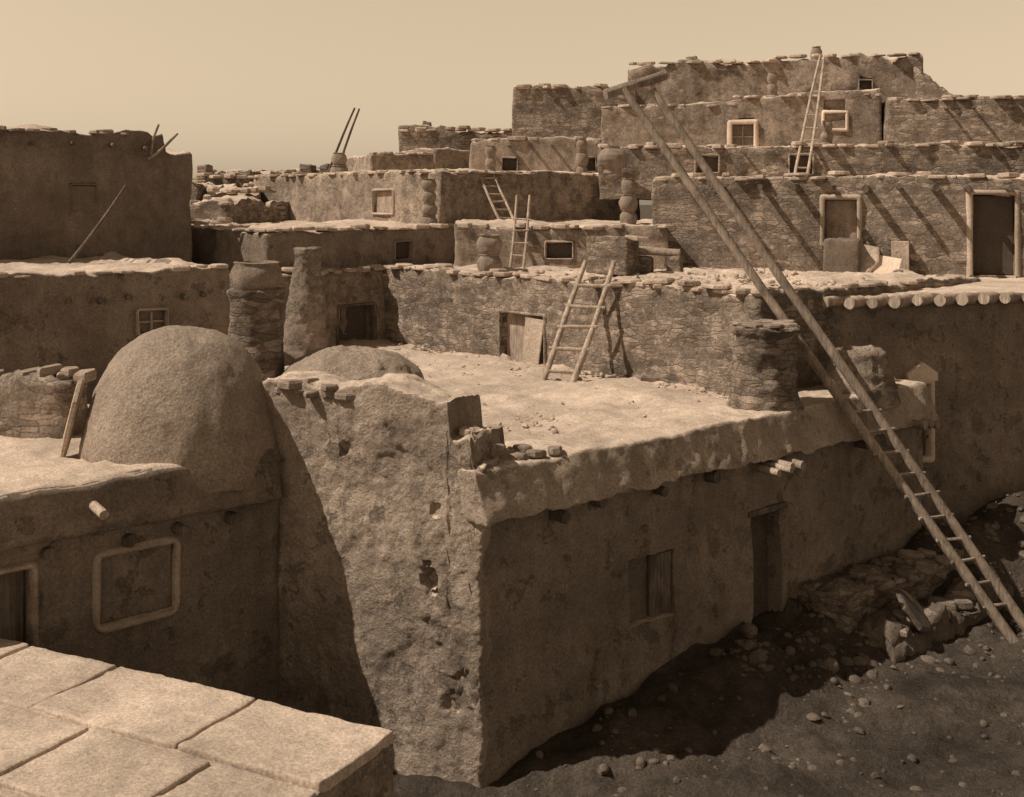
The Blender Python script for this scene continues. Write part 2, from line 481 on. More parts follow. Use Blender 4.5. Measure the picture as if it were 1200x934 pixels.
# ------------------------------------------------------------------ houses
C = Cc
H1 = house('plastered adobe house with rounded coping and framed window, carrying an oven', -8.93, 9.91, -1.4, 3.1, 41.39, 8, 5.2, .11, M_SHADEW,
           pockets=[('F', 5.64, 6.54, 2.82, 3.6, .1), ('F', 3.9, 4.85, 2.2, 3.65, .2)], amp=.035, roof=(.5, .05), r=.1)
opening(H1, 'F', 5.64, 6.54, 2.82, 3.6, .1, 'window', .09, M_FRAME, bars=False, panel=M_SHADEW, rad=.14, proud=.04)
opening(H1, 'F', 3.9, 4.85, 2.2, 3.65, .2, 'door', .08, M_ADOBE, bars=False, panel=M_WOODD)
v, f = block_mesh(8.0, .8, .62, .07, r=.1, amp=.035, freq=1.1, off=(2, 3, 1), topamp=.03, bottom=True, fshear=.14, origin=(-.05, -.18, 3.92))
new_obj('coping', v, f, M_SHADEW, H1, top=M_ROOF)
tube('beam', (5.54, .3, 4.28), (5.50, -.44, 4.2), .06, .055, M_WOODP, H1, 0, 3, 5)
beams(H1, [5.0, 5.95, 6.6, 7.3], 3.78, .14, .3, .075, M_WOODD, 3)

def prof_cw(x, y):
    return .05 * math.sin(x * 4.1) - .42 * sm((x - 2.90) / .05) - .38 * sm((x - 3.2) / .06)
CW = house('sunlit cracked adobe wall with broken stepped top', -3.4, 15.43, -1.4, 3.95, -25.5, 3.38, .85, .033, M_ADOBE_L, name='wall', cat='wall', top=M_ROOF,
           prof=prof_cw, amp=.05, freq=1.6, r=.05, topamp=.06, steps=(2.92, 3.23),
           dents=[(2.66, 3.2, .11, .14), (1.5, 4.55, .06, .06), (2.75, 4.0, .05, .05), (3.1, 1.9, .2, .04), (1.9, 3.6, .16, .02), (2.2, 4.4, .22, .025), (2.6, 2.4, .2, .025)])
coping_stones(CW, (.05, .1), (1.5, .1), 5.26, 4, M_RUBBLE, (.15, .36), (.06, .12), .25, 1, 2)
v, f = block_mesh(.8, 1.3, .92, .045, r=.06, amp=.09, freq=2.6, off=(9, 2, 4), topamp=.08, origin=(.02, .10, 3.95),
                  prof=lambda x, y: -.2 * sm((x - .28) / .07) - .2 * sm((x - .52) / .06))
LG = new_obj('ledge', v, f, M_ADOBE_L, None, top=M_ROOF)

o = C + U * -.95 + V * 2.95
W = house('low adobe roof wing with chimney and earth mound on top', o.x, o.y, 0, 3.6, 41.39, 2.2, 4.2, .1, M_ROUGH, amp=.05, topamp=.1)
coping_stones(W, (.3, .2), (2.1, .2), 3.6, 6, M_RUBBLE, (.15, .35), (.05, .12), .25, .7)

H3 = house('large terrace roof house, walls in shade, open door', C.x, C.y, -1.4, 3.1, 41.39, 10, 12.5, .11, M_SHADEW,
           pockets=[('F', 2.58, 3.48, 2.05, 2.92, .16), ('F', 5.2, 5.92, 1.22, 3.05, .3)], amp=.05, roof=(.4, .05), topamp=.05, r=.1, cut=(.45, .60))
LG.parent = H3
v, f = [], []; rnd = random.Random(78)
for (x, y, z, s) in [(.15, .3, 4.86, .34), (.2, .7, 4.84, .3), (.45, .25, 4.66, .34), (.5, .6, 4.66, .3), (.75, .2, 4.50, .34), (.78, .6, 4.48, .34), (1.05, .15, 4.50, .32), (1.1, .45, 4.5, .26), (1.35, .1, 4.50, .26)]:
    slab_into(v, f, (x, y, z), s, s * .8, rnd.uniform(.06, .1), rnd.uniform(0, 3), rnd, .12, 7)
new_obj('ledge_stones', v, f, M_RUBBLE, H3, smooth=False)
opening(H3, 'F', 2.58, 3.48, 2.05, 2.92, .16, 'window', 0, bars=False, panel=M_DARKAD)
boxes_obj('shutter', [(3.05, 3.46, .04, .10, 2.08, 2.9)], M_WOODD, H3)
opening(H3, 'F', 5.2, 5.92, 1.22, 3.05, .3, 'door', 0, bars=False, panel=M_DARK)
boxes_obj('lintel', [(5.1, 6.02, -.04, .15, 3.06, 3.15)], M_WOODD, H3)
v, f = block_mesh(10.1, 1.0, .6, .05, r=.035, amp=.042, freq=1.5, off=(5, 1, 1), topamp=.025, bottom=True, fshear=.24, origin=(-.1, -.28, 3.93), ragged=.05)
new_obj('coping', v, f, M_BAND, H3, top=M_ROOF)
beams(H3, [1.15, 1.9, 3.1, 4.2, 7.9], 3.80, .22, .3, .08, M_WOODD, 5)
beams(H3, [5.2, 5.36, 5.5, 5.75], 3.82, .5, .3, .065, M_WOOD, 9)
beams(H3, [9.3, 9.5, 9.75], 3.95, .5, .3, .075, M_WOOD, 12)

o = C + U * 7 + V * 12
H4 = house('sunlit rubble-masonry house with flagstone-capped roof', o.x, o.y, 1.5, 4.75, -48.61, 10.8, 7.5, .07, M_STONE,
           pockets=[('F', 4.3, 5.6, 1.5, 2.5, .22)], amp=.065, freq=1.6, topamp=.05, roof=(.4, .06))
opening(H4, 'F', 4.3, 5.6, 1.5, 2.5, .22, 'door', .06, M_ROUGH, bars=False, panel=M_WOOD, sill=False, proud=.03)
coping_stones(H4, (0, .15), (10.8, .15), 3.26, 11, M_FLAG, (.25, .65), (.05, .1), .4, 1.0, 2)
coping_stones(H4, (10.65, 0), (10.65, 5), 3.26, 12, M_FLAG, (.25, .6), (.05, .1), .35, .9, 1)

H5 = house('shaded adobe house with row of projecting roof beams', 4.3, 20.5, -.6, 4.6, 16, 8.5, 8, .14, M_SHADEW,
           pockets=[('F', 2.95, 3.3, 2.3, 3.6, .14)], amp=.045, topamp=.02)
WN = opening(H5, 'F', 2.95, 3.3, 2.3, 3.6, .14, 'window', .12, M_WHITE, bars=True, panel=M_DARKAD)
prism('frame', [(2.82, 3.66), (3.43, 3.66), (3.43, 3.80), (3.13, 4.0), (2.82, 3.80)], -.08, .1, M_WHITE, WN)
prism('trim', [(2.28, 3.42), (2.68, 3.42), (2.68, 3.62), (2.48, 3.82), (2.28, 3.62)], -.08, .1, M_WHITE, H5)
rnd = random.Random(15)
for i in range(17):
    x0 = .62 + i * .46; r_ = rnd.uniform(.10, .12)
    tube('beam', (x0 + .42, .06, 5.11 + rnd.uniform(-.015, .015)), (x0 + rnd.uniform(-.02, .02), -.20 + rnd.uniform(-.03, .02), 5.10 + rnd.uniform(-.02, .02)), r_, r_ * .95, M_WOODP, H5, .008, 100 + i, 5, 12)

H6 = house('sunlit stone house with projecting beams casting long shadows', 3.3, 28, 4.0, 6.8, -18, 9.5, 5.5, .12, M_STONE,
           pockets=[('F', 3.9, 4.6, 1.35, 2.3, .3), ('F', 7.0, 7.85, .66, 2.4, .35)], amp=.06, topamp=.05)
opening(H6, 'F', 3.9, 4.6, 1.35, 2.3, .3, 'window', .12, M_FRAME, bars=False, panel=M_ADOBE)
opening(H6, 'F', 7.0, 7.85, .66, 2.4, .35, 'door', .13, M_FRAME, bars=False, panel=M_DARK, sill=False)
beams(H6, [.9, 1.7, 2.6, 3.3, 4.1, 4.8, 5.5, 6.2, 6.9, 7.7, 8.4, 9.1], 2.55, .68, .4, .075, M_WOODD, 21)
coping_stones(H6, (0, .15), (9.5, .15), 2.8, 22, M_FLAG, (.25, .6), (.05, .11), .35, 1, 2)

H17 = house('low adobe house with small window and ladders', -1.35, 27.7, 4.2, 5.7, -7, 4.9, 6, .11, M_ROUGH,
            pockets=[('F', 2.15, 2.75, .75, 1.12, .2)], amp=.06)
opening(H17, 'F', 2.15, 2.75, .75, 1.12, .2, 'window', .05, M_ADOBE, bars=False, panel=M_DARK)
coping_stones(H17, (0, .12), (4.9, .12), 1.48, 24, M_FLAG, (.25, .6), (.05, .12), .35, .9, 1)
H14 = house('two-sided adobe house, one face sunlit and one in shade', -1.8, 30, 5, 7.03, 41.39, 7.4, 9.5, .13, M_ROUGH,
            pockets=[('L', 2.0, 2.9, .95, 1.55, .12)], amp=.07)
opening(H14, 'L', 2.0, 2.9, .95, 1.55, .12, 'window', .06, M_FRAME, bars=False, panel=M_ADOBE)
coping_stones(H14, (.15, 0), (.15, 9.5), 2.03, 26, M_FLAG, (.25, .6), (.05, .11), .35, 1, 1)
coping_stones(H14, (0, .12), (7.4, .12), 2.03, 27, M_FLAG, (.25, .6), (.04, .09), .3, .9, 1)
H16 = house('shaded adobe house with small square window', -5.3, 25.8, 3, 5.65, 41.39, 5.6, 8, .13, M_SHADEW,
            pockets=[('F', 3.4, 3.9, 1.9, 2.3, .2)], amp=.06)
opening(H16, 'F', 3.4, 3.9, 1.9, 2.3, .2, 'window', .05, M_ADOBE, bars=False, panel=M_DARK)
coping_stones(H16, (0, .12), (5.6, .12), 2.65, 28, M_FLAG, (.3, .7), (.05, .11), .35, 1, 1)
coping_stones(H16, (.12, 0), (.12, 8), 2.65, 29, M_FLAG, (.3, .7), (.05, .11), .35, 1, 1)
H18 = house('small shaded room with dark doorway and stone-capped roof', -5.6, 25.1, 2.4, 4.7, 41.39, 3.6, 2.6, .11, M_ROUGH,
            pockets=[('F', 2.3, 3.25, .6, 1.5, .35)], amp=.05)
opening(H18, 'F', 2.3, 3.25, .6, 1.5, .35, 'door', .07, M_WOODD, bars=False, panel=M_DARK, sill=False)
coping_stones(H18, (0, .12), (3.6, .12), 2.3, 30, M_FLAG, (.3, .6), (.06, .12), .4, 1, 2)
o19 = Vector((-5.2, 22, 0)) - U * 7
H19 = house('flat-roofed adobe house in shade with barred window', o19.x, o19.y, -.2, 5.08, 41.39, 7, 8, .14, M_SHADEW,
            pockets=[('F', 5.25, 5.75, 4.15, 4.55, .12)], amp=.05, roof=(.35, .06))
opening(H19, 'F', 5.25, 5.75, 4.15, 4.55, .12, 'window', .05, M_FRAME, bars=True, panel=M_DARKAD)
beams(H19, [4.0, 4.5, 5.0, 6.1, 6.4], 4.8, .14, .3, .06, M_WOODD, 31)
coping_stones(H19, (2, .12), (7, .12), 5.27, 32, M_FLAG, (.3, .7), (.04, .09), .35, .8, 1)
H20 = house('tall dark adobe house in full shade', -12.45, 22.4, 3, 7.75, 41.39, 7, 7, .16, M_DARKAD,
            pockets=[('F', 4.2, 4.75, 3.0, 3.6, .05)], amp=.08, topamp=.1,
            prof=lambda x, y: -.35 if x > 6.3 else 0.0, steps=(6.3,))
opening(H20, 'F', 4.2, 4.75, 3.0, 3.6, .05, 'window', .05, M_DARKAD, bars=False, panel=M_DARKAD, proud=.02)
coping_stones(H20, (2, .12), (6.3, .12), 4.75, 33, M_RUBBLE, (.2, .5), (.05, .12), .3, .8, 1)
beams(H20, [2.6, 3.4, 4.2, 5.0, 5.8], 4.45, .2, .3, .05, M_WOODD, 34)

H8 = house('long low stone terrace wall with small windows', 2.36, 33, 6.3, 7.75, -8, 13.5, 5, .14, M_STONE, amp=.08,
           pockets=[('F', 2.7, 3.3, .75, 1.2, .2), ('F', 5.2, 5.8, .7, 1.2, .2)])
opening(H8, 'F', 2.7, 3.3, .75, 1.2, .2, 'window', .05, M_ADOBE_L, bars=False)
opening(H8, 'F', 5.2, 5.8, .7, 1.2, .2, 'window', .05, M_ADOBE_L, bars=False)
coping_stones(H8, (0, .12), (13, .12), 1.45, 36, M_FLAG, (.3, .7), (.05, .12), .35, 1, 2)
beams(H8, [3.9, 4.9, 7.9], 1.28, .18, .4, .05, M_WOODD, 37)
H7 = house('adobe house with two pale-framed windows', 2.75, 37, 7, 9.1, -9, 8.4, 5, .14, M_ROUGH, amp=.07,
           prof=lambda x, y: .55 * x / 8.4,
           pockets=[('F', 4.0, 4.65, .85, 1.6, .18), ('F', 6.75, 7.35, 1.45, 1.9, .18)])
opening(H7, 'F', 4.0, 4.65, .85, 1.6, .18, 'window', .15, M_WHITE, bars=True, panel=M_DARKAD)
opening(H7, 'F', 6.75, 7.35, 1.45, 1.9, .18, 'window', .10, M_WHITE, bars=False, panel=M_ADOBE)
coping_stones(H7, (0, .12), (4, .12), 2.2, 38, M_FLAG, (.3, .6), (.05, .1), .3, 1, 1)
coping_stones(H7, (4, .12), (8.4, .12), 2.45, 39, M_FLAG, (.3, .6), (.05, .1), .3, 1, 1)
H7R = house('small rubble-stone house on the upper terrace', 10.9, 34.6, 7, 9.2, -12, 6, 5, .14, M_STONE, amp=.09)
coping_stones(H7R, (0, .12), (6, .12), 2.2, 41, M_FLAG, (.3, .6), (.05, .12), .35, 1, 2)
beams(H7R, [1.6, 2.4, 3.3], 1.95, .3, .4, .05, M_WOODD, 42)
H9 = house('topmost stone house of the terraced pueblo', 4.1, 42, 8.3, 11.0, -7, 10.0, 5, .16, M_ROUGH, amp=.1, topamp=.15,
           prof=lambda x, y: .35 * x / 10, pockets=[('F', 7.9, 8.3, 1.75, 2.1, .2)])
opening(H9, 'F', 7.9, 8.3, 1.75, 2.1, .2, 'window', .05, M_ADOBE, bars=False)
coping_stones(H9, (0, .12), (5, .12), 2.8, 43, M_FLAG, (.3, .8), (.06, .12), .35, 1, 1)
coping_stones(H9, (5, .12), (10, .12), 2.98, 44, M_FLAG, (.3, .8), (.06, .12), .35, 1, 1)
H9b = house('crumbling stone room beside the topmost house', 13.3, 39.5, 7.5, 10.5, -20, 1.8, 3, .13, M_STONE, amp=.14, topamp=.25, r=.2,
            prof=lambda x, y: -.75 * x)
H10 = house('rough stone house high on the terraces', .0, 40.5, 7, 10.1, -5, 4.2, 5, .14, M_STONE, amp=.09, topamp=.13)
coping_stones(H10, (0, .12), (4.2, .12), 3.1, 46, M_FLAG, (.3, .7), (.06, .13), .35, 1, 2)
H11 = house('low stone house with ragged roofline', -4.0, 42, 6, 8.75, -4, 4.3, 5, .14, M_STONE, amp=.09, topamp=.15)
coping_stones(H11, (0, .12), (4.3, .12), 2.75, 47, M_FLAG, (.3, .7), (.06, .13), .35, 1, 2)
H12 = house('small adobe room with low parapet', -4.5, 38, 6, 7.8, 20, 2.6, 4, .14, M_ROUGH, amp=.06, topamp=.05)
coping_stones(H12, (0, .12), (2.6, .12), 1.8, 91, M_FLAG, (.25, .5), (.05, .1), .3, 1, 1)
H12b = house('small shaded adobe room with plain walls', -2.5, 38.6, 6, 7.95, 30, 1.9, 4, .14, M_SHADEW, amp=.05, topamp=.05)
H13 = house('adobe house with dark window and beam ends', -1.3, 37.5, 6, 8.2, -4, 4.6, 4, .14, M_ADOBE, amp=.07,
            pockets=[('F', 3.4, 3.9, 1.2, 1.6, .2), ('F', 1.0, 1.45, 1.2, 1.6, .2)])
opening(H13, 'F', 3.4, 3.9, 1.2, 1.6, .2, 'window', .06, M_ADOBE_L, bars=False)
opening(H13, 'F', 1.0, 1.45, 1.2, 1.6, .2, 'window', .06, M_ADOBE_L, bars=False)
coping_stones(H13, (0, .12), (4.6, .12), 2.2, 48, M_FLAG, (.3, .7), (.06, .13), .35, 1, 1)
beams(H13, [.5 + i * .7 for i in range(6)], 2.0, .35, .4, .05, M_WOODD, 49)
for i, (x, y, zb, zt, a, L, D, lab) in enumerate([
    (-12.5, 38, 4, 7.0, -6, 4.3, 4, 'ruined stone house with ragged parapet'),
    (-8.4, 37, 4, 6.75, -10, 2.6, 4, 'small stone house behind the terraces'),
    (-12.0, 33, 3, 6.2, -14, 4.6, 4, 'low stone wall house with broken top'),
    (-10.5, 29.8, 3, 5.75, -12, 3.6, 3, 'low flat-roofed stone house'),
    (-8.9, 34.6, 4, 6.55, 12, 1.6, 2, 'small crumbling stone room among the roofs'),
    (-10.6, 35.6, 4, 6.85, -22, 1.5, 2, 'small broken stone room among the roofs'),
    (-11, 43, 4, 7.25, -3, 7.5, 4, 'distant flat-roofed stone house')]):
    h = house(lab, x, y, zb, zt, a, L, D, .14, M_STONE, amp=.09, topamp=.14)
    coping_stones(h, (0, .15), (L, .15), zt - zb, 60 + i, M_FLAG, (.25, .6), (.06, .15), .4, 1, 2)
for i, (x, y, z, s) in enumerate([(-7.6, 42.6, 7.2, .5), (-6.9, 42.8, 7.2, .35), (-11.2, 38.6, 7.0, .5), (-10.2, 38.6, 7.0, .4), (-3.2, 42.4, 8.7, .35), (6.2, 42.6, 11.0, .4)]):
    h = house('stubby stone chimney on a flat roof', x, y, z - .1, z + .4, R.uniform(-20, 20), s, s, .1, M_STONE, name='chimney', cat='chimney', amp=.05, r=.06)

LW = house('low rubble wall of stacked stones', -8.6, 16.6, 2.9, 3.85, -8, 2.6, .6, .08, M_STONE, name='wall', cat='wall', amp=.08, topamp=.12, r=.1)
coping_stones(LW, (0, .3), (2.6, .3), .93, 71, M_RUBBLE, (.2, .4), (.06, .14), .4, 1, 2)
# low flat roof with thin pale paving slabs, in sun
fo = Vector((-8.05, 12.78, 0)) - Vector((.46, .888, 0)) * 2.6
FG = house('low flat roof of thin pale slabs in full sun', fo.x, fo.y, -1.4, 1.62, -27.4, 7.35, 3.75, .07, M_ROUGH, amp=.04, freq=1.5, topamp=.02, r=.05)
rnd = random.Random(3); n_ = 0
for row, (y0, y1) in enumerate([(2.62, 3.72), (1.5, 2.58), (.35, 1.46)]):
    x = .1 + row * .35
    while x < 7.25:
        w_ = min(rnd.uniform(1.0, 1.9), 7.38 - x)
        if w_ < .3: break
        jz = rnd.uniform(-.012, .012)
        v, f = block_mesh(w_ - rnd.uniform(.015, .04), y1 - y0 - rnd.uniform(0, .04), .10, .07, r=.025, amp=.016, freq=2.2, off=(x * 3, y0 * 5, 1), topamp=.012, origin=(x, y0, 2.97 + jz))
        new_obj('paving_slab', v, f, M_ROOF, FG, top=M_ROOF)
        x += w_
o = C + U * 6.3 - V * .9
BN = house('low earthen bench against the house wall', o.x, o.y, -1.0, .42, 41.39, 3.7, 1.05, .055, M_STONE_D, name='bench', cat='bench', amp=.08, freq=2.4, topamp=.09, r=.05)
coping_stones(BN, (.1, .12), (3.6, .12), 1.42, 92, M_RUBBLE, (.2, .5), (.06, .12), .35, 1, 1)
coping_stones(BN, (.1, .5), (3.6, .5), 1.42, 94, M_RUBBLE, (.2, .5), (.06, .12), .35, .8, 1)
o = C + U * 6.5 - V * 1.5
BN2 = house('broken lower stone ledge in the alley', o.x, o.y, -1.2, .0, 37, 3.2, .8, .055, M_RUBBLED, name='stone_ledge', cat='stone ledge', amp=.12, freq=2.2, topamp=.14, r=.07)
coping_stones(BN2, (.1, .3), (3.1, .3), 1.2, 93, M_RUBBLE, (.25, .55), (.08, .14), .5, .9, 1)

# ------------------------------------------------------------------ oven
pr = []
for i in range(33):
    t = i / 32; a = t * math.pi / 2
    r_ = 1.29 * (math.cos(a) ** .88 if t < 1 else 0.0)
    pr.append((max(.02, r_ * (1 - .03 * math.sin(2 * a))), 1.70 * math.sin(a)))
OV = lathe('oven', [(1.29, -.2)] + pr, M_OVEN, (-4.27, 15.5, 2.95), amp=.05, freq=1.3, sides=130, step=.06)
tag(OV, 'domed beehive adobe bread oven on a flat roof', 'oven')
sv, sf = [], []
slab_into(sv, sf, (0, 0, -.04), .62, 1.1, .08, 0, random.Random(4), .02, 6)
SL = new_obj('stone_slab', sv, sf, M_FLAG, smooth=False)
SL.location = (-5.52, 14.98, 3.55)
SL.rotation_euler = (Matrix.Rotation(math.radians(13), 4, 'Y') @ Matrix.Rotation(math.radians(-74), 4, 'Z') @ Matrix.Rotation(math.radians(90), 4, 'X')).to_euler()
tag(SL, 'flat stone slab leaning over the oven mouth', 'stone slab')

mv = [(1.12 * math.cos(a), .66 * math.sin(a)) for a in [i * math.pi / 2 / 14 for i in range(15)]]
MO = lathe('earth_mound', [(1.16, -.1)] + [(max(.02, r), h) for r, h in mv], M_OVEN, (-2.35, 17.45, 3.48), amp=.09, freq=1.8, sides=90, step=.04)
tag(MO, 'low rounded mound of rubble and earth on roof', 'mound')

def chim(pr, loc, label, mat=M_STONE, amp=.05, lean=(0, 0)):
    o = lathe('chimney', pr, mat, loc, amp=amp, freq=2.4, sides=56, lean=lean, step=.035)
    tag(o, label, 'chimney'); return o
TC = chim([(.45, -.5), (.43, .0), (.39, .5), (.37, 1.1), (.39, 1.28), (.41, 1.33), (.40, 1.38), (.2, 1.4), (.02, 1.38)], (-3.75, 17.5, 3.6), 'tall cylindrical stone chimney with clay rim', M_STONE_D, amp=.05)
o = lathe('pot', [(.30, 0), (.35, .08), (.375, .2), (.36, .3), (.31, .37), (.33, .41), (.27, .42), (.23, .3), (.02, .28)], M_POT, (0, 0, 1.37), amp=.02, sides=36, parent=TC)
chim([(.50, -.1), (.44, .6), (.36, 1.3), (.28, 1.9), (.25, 2.2), (.28, 2.25), (.27, 2.36), (.2, 2.38), (.02, 2.3)], (-4.0, 23, 3.0), 'tapering stone chimney', M_ROUGH, amp=.06, lean=(.03, 0))
BC = chim([(.60, -.1), (.54, .15), (.49, .5), (.47, .9), (.48, 1.2), (.53, 1.27), (.54, 1.33), (.4, 1.38), (.02, 1.38)], (3.9, 18.45, 3.0), 'broad round stone chimney with rough cap', M_STONE_D, amp=.08)
v, f = [], []; rnd = random.Random(31)
for k in range(2):
    for i in range(7):
        a = i * .9 + k * .4
        slab_into(v, f, (.33 * math.cos(a), .33 * math.sin(a), 1.30 + .045 * k + rnd.uniform(0, .01)), .44, .36, .055, a, rnd, .08)
new_obj('cap', v, f, M_RUBBLE, BC, smooth=False)
chim([(.64, -.1), (.60, .2), (.53, .45), (.48, .62), (.46, .74), (.38, .80), (.30, .74), (.02, .70)], (5.8, 20.0, 3.0), 'squat rough mud chimney stub', M_ROUGH, amp=.07)
pots(2.75, 28.2, 5.7, 1.15, .2, 3, 'chimney of three stacked clay jars beside wall')
pots(-2.02, 29.2, 5.65, 1.2, .2, 4, 'tall chimney of stacked clay jars on flat roof')
pots(-.5, 26.3, 4.72, .85, .27, 2, 'squat chimney topped by a broad jar')
h = lathe('chimney', [(.26, 0), (.24, .12), (.34, .22), (.40, .36), (.39, .48), (.31, .6), (.20, .66), (.21, .72), (.14, .72), (.02, .6)], M_POT, (2.72, 32.4, 7.02), amp=.02, sides=28, step=.03)
tag(h, 'single large round jar chimney', 'chimney', 'jar chimneys on the roofs')
pots(2.05, 35, 6.95, 1.2, .18, 3, 'chimney of stacked jars on upper roof')
pots(-.63, 35.2, 6.95, 1.0, .18, 3, 'chimney of stacked jars on upper roof')
pots(8.85, 33.6, 7.7, .85, .18, 3, 'chimney of stacked jars by the tall ladder')
pots(8.2, 37.6, 9.35, 1.0, .18, 3, 'slim jar chimney on the upper house')
pots(10.75, 42.2, 11.2, .55, .2, 1, 'short jar chimney on the topmost roof')
pots(-5.12, 35.4, 6.98, .75, .25, 2, 'jar chimney beside two leaning poles')
h = house('pile of flat stones forming a low chimney', 1.55, 25.6, 4.7, 5.45, -30, 1.0, .7, .07, M_STONE, name='chimney', cat='chimney', amp=.05, topamp=.05, r=.05)
coping_stones(h, (0, .35), (1.0, .35), .76, 81, M_FLAG, (.3, .6), (.06, .12), .5, 1, 2)
h = tube('log', (2.4, 26.0, 5.2), (3.6, 25.6, 5.15), .1, .09, M_WOOD, None, .02, 8); tag(h, 'weathered log resting on the roof edge', 'log')
for i, (x, y, s) in enumerate([(2.7, 25.75, .3), (3.3, 25.55, .3)]):
    h = house('flat stones propping up a log', x, y, 4.7, 5.05, -20, s, .3, .08, M_STONE, name='stone', cat='stone', amp=.04, r=.05)
h = house('small adobe buttress block against stone wall', 6.75, 25.9, 4.5, 5.45, -18, .75, .55, .08, M_DARKAD, name='buttress', cat='buttress', amp=.06, r=.08)

# ------------------------------------------------------------------ ladders
B = Vector((7.83, 17.9, -.62)); T = Vector((2.07, 19.75, 8.12))
sep = Vector((.40, .16, 0))
bl, tl = B - sep * .3, T - sep * .6
br, tr = B + sep * .6, T + sep * .65
LB = ladder(bl, br, tl, tr, .078, [.09 + .036 * i for i in range(10)], 'very long two-pole wooden ladder leaning on roof edge', over=.12, seed=3, bend=.03, rr=.026, mat=M_WOOD)
c = (bl + br) / 2
p0 = T - sep * 1.0 + Vector((-.14, 0, -.10)) - c; p1 = T + sep * 1.25 + Vector((0, 0, .26)) - c
tube('crosspiece', p0, p1, .095, .08, M_WOOD, LB, 0, 5, 6, 6)
ladder((.52, 21.25, 2.98), (1.05, 21.15, 2.98), (1.38, 22.28, 5.15), (1.9, 22.1, 5.15), .055, [.12, .29, .46, .63, .8], 'short wooden ladder leaning on the sunlit stone wall', over=.1, rr=.036, seed=21, mat=M_WOODP, rmat=M_WOODP)
ladder((-.05, 27.05, 4.7), (.25, 27.0, 4.7), (.12, 27.75, 6.4), (.42, 27.7, 6.4), .035, [.2, .36, .52, .68], 'pale wooden ladder against the low house', over=.06, seed=31, mat=M_WOODP)
ladder((-.25, 30.0, 5.65), (.1, 30.2, 5.65), (-.85, 31.0, 6.98), (-.5, 31.25, 6.98), .035, [.15, .3, .45, .6, .75, .9], 'small wooden ladder leaning on a shaded wall', over=.05, seed=41, mat=M_WOODP)
ladder((7.35, 31.2, 6.78), (7.68, 31.15, 6.78), (9.0, 34.9, 10.5), (9.12, 34.85, 10.5), .04, [.1, .2, .3, .4, .5], 'tall ladder with converging poles on upper terrace', over=.08, seed=51, mat=M_WOODP)
pg = bpy.data.objects.new('hatch_ladder', None); COL.objects.link(pg); pg.location = (-5.4, 35.5, 6.9)
tag(pg, 'two thin ladder poles rising from a roof hatch', 'ladder')
tube('pole', (-.15, 0, 0), (.7, .2, 2.15), .045, .03, M_WOODD, pg, .02, 3)
tube('pole', (.12, 0, 0), (.85, .1, 2.12), .045, .03, M_WOODD, pg, .02, 4)
for i, (a, b, lab) in enumerate([((-8.0, 26.4, 7.2), (-7.75, 26.2, 7.95), 'crooked stick poking up from the parapet'),
                            ((-8.0, 26.3, 7.2), (-7.35, 26.3, 7.75), 'thin stick poking up from the parapet'),
                            ((-8.75, 23.6, 5.05), (-7.95, 24.6, 6.6), 'long pole leaning on dark wall')]):
    h = tube('stick', a, b, .035, .025, M_WOODD if i == 2 else M_WOOD, None, .03, 60 + i); tag(h, lab, 'stick')

# ------------------------------------------------------------------ loose slabs and boards
def slab(name, label, cat, loc, rot, size, mat, n=6, seed=1):
    v, f = [], []; slab_into(v, f, (0, 0, 0), *size, 0, random.Random(seed), .02, n)
    o = new_obj(name, v, f, mat, smooth=False); o.location = loc; o.rotation_euler = [math.radians(a) for a in rot]
    tag(o, label, cat); return o
def board(name, label, cat, loc, rot, w, t, h, mat, seed=1):
    o = boxes_obj(name, [(-w / 2, w / 2, 0, t, 0, h)], mat, None, jit=.02, seed=seed, bev=.015); o.location = loc; o.rotation_euler = [math.radians(a) for a in rot]
    tag(o, label, cat); return o
slab('stone_slab', 'flat flagstone lying on the terrace roof', 'stone slab', (2.55, 21.3, 3.04), (0, 4, 20), (.85, .5, .12), M_RUBBLE, 6, 3)
p = Matrix.Rotation(math.radians(-48.61), 3, 'Z') @ Vector((5.28, -.1, 1.5)) + Vector(H4.location)
board('board', 'pale board standing in a low doorway', 'board', p, (-6, 2, -48.6), .52, .05, .95, M_FLAG, 2)
p = Matrix.Rotation(math.radians(-48.61), 3, 'Z') @ Vector((4.65, -.15, 1.5)) + Vector(H4.location)
slab('stone', 'rounded stone at the foot of a doorway', 'stone', p, (70, 0, -40), (.38, .4, .12), M_FLAG, 7, 8)
board('board', 'whitewashed slab propped on the roof', 'board', (7.95, 25.55, 4.6), (-38, 8, -25), .55, .06, .6, M_WHITE, 5)
board('board', 'upright pale block against the stone wall', 'board', (8.45, 26.0, 4.6), (-8, 0, -18), .36, .15, .8, M_FLAG, 6)
slab('stone_slab', 'large tilted slab leaning on the stone wall', 'stone slab', (7.65, 26.0, 4.95), (55, -25, -10), (.95, .75, .12), M_FLAG, 6, 9)
o = C + U * 7.3 - V * 1.35
slab('stone_slab', 'dark slab leaning against the bench', 'stone slab', (o.x, o.y, .12), (50, 10, 60), (.9, .8, .1), M_RUBBLED, 7, 12)

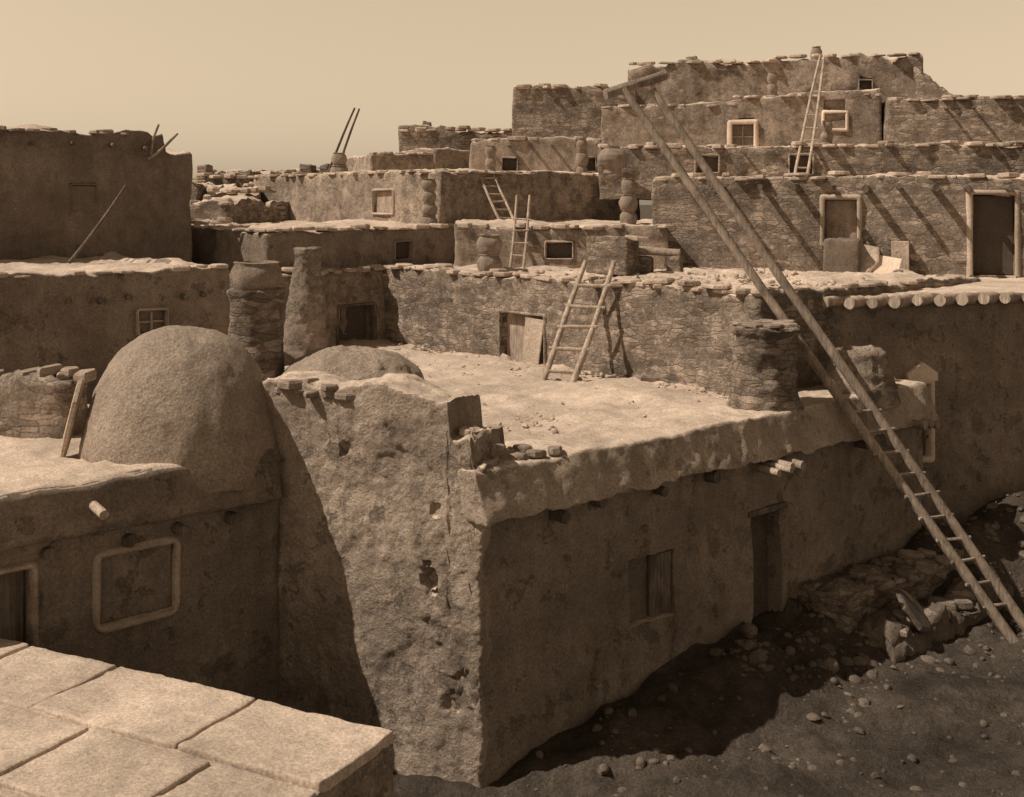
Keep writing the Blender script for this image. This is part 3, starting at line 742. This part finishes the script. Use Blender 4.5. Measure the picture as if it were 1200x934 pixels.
def rubble(pts, smin, smax, seed, mat, name='rubble'):
    rnd = random.Random(seed); v, f = [], []
    for (x, y, z) in pts:
        s = smin + (smax - smin) * rnd.random() ** 4
        slab_into(v, f, (x, y, z - s * .2), s, s * rnd.uniform(.6, 1), s * rnd.uniform(.3, .6), rnd.uniform(0, 3), rnd, .4, rnd.randint(7, 9), True)
    o = new_obj(name, v, f, mat, smooth=True, ang=50); o['kind'] = 'stuff'; return o
rnd = random.Random(99); pts = []
for i in range(3600):
    x, y = rnd.uniform(-2.5, 13), rnd.uniform(10.5, 22)
    q = Vector((x, y, 0)) - C
    if q.dot(-V) < .1: continue
    pts.append((x, y, gz(x, y)))
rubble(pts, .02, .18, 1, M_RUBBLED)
pts = []
for i in range(520):
    q = C + U * rnd.uniform(4, 10) - V * (abs(rnd.gauss(0, .8)) + .15)
    if 4.8 < (q - C).dot(U) < 6.05 and (q - C).dot(-V) < .7: continue
    pts.append((q.x, q.y, gz(q.x, q.y)))
for i in range(360):
    x, y = rnd.gauss(9.8, 1.3), rnd.gauss(20.4, .9); pts.append((x, y, gz(x, y)))
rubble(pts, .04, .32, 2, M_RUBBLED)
pts = []
for i in range(1400):
    q = C + U * rnd.uniform(.6, 6.9) + V * rnd.uniform(1.0, 11.5); pts.append((q.x, q.y, 3.05))
for i in range(620):
    q = C + U * (6.95 - abs(rnd.gauss(0, .2))) + V * rnd.uniform(1.3, 11.8); pts.append((q.x, q.y, 3.06))
rubble(pts, .015, .13, 3, M_FLAG)
pts = []
for i in range(120):
    a, r_ = rnd.uniform(0, 6.28), 1.1 * rnd.random() ** .5; pts.append((-2.35 + r_ * math.cos(a) * 1.1, 17.45 + r_ * math.sin(a), 3.52 + .55 * max(0, 1 - r_ ** 2)))
for i in range(90):
    q = C + U * rnd.uniform(-.9, 1.1) + V * rnd.uniform(3.1, 6.9); pts.append((q.x, q.y, 3.6))
rubble(pts, .03, .13, 4, M_RUBBLE)
pts = []
for i in range(700):
    q = C + U * rnd.uniform(7.2, 13) + V * rnd.uniform(1.4, 11.8); pts.append((q.x, q.y, 4.72))
rubble(pts, .03, .2, 5, M_FLAG)

# ------------------------------------------------------------------ light
S = Vector((-.62, -.12, .78)).normalized()
el = math.asin(S.z); az = math.atan2(S.x, S.y)
w = bpy.data.worlds.new('World'); sc.world = w; w.use_nodes = True
nt = w.node_tree; nt.nodes.clear()
out = nt.nodes.new('ShaderNodeOutputWorld'); bg = nt.nodes.new('ShaderNodeBackground')
sky = nt.nodes.new('ShaderNodeTexSky'); sky.sky_type = 'NISHITA'; sky.sun_disc = False
sky.sun_elevation = el; sky.sun_rotation = az % (2 * math.pi); sky.air_density = 1.0; sky.dust_density = 1.0
bw = nt.nodes.new('ShaderNodeRGBToBW'); nt.links.new(sky.outputs[0], bw.inputs[0])
tcw = nt.nodes.new('ShaderNodeTexCoord'); sx = nt.nodes.new('ShaderNodeSeparateXYZ'); nt.links.new(tcw.outputs['Generated'], sx.inputs[0])
hz = map_range(nt, sx.outputs[2], -0.02, 0.17, 1.15, 1.85)
hz2 = map_range(nt, sx.outputs[2], 0.2, 0.6, 1.0, 0.42)
lum = math_node(nt, 'MULTIPLY', bw.outputs[0], math_node(nt, 'MULTIPLY', hz, hz2))
cc = nt.nodes.new('ShaderNodeCombineColor')
for i, t in enumerate((1.0, .785, .54)):
    nt.links.new(math_node(nt, 'MULTIPLY', lum, t), cc.inputs[i])
nt.links.new(cc.outputs[0], bg.inputs[0]); bg.inputs[1].default_value = 0.096
nt.links.new(bg.outputs[0], out.inputs[0])
sl = bpy.data.lights.new('sun', 'SUN'); sl.energy = 4.4; sl.angle = math.radians(.5); sl.color = (1, .89, .74)
so = bpy.data.objects.new('sun', sl); COL.objects.link(so); so.rotation_euler = (-S).to_track_quat('-Z', 'Y').to_euler()

cam = bpy.data.cameras.new('camera'); co = bpy.data.objects.new('camera', cam); COL.objects.link(co)
co.location = (0, 0, 6.28); co.rotation_euler = (math.radians(90), 0, 0)
cam.sensor_width = 36; cam.lens = 42; cam.shift_y = -232 / 1200; cam.clip_end = 4000
sc.camera = co
sc.view_settings.view_transform = 'Standard'; sc.view_settings.look = 'None'; sc.view_settings.exposure = 0
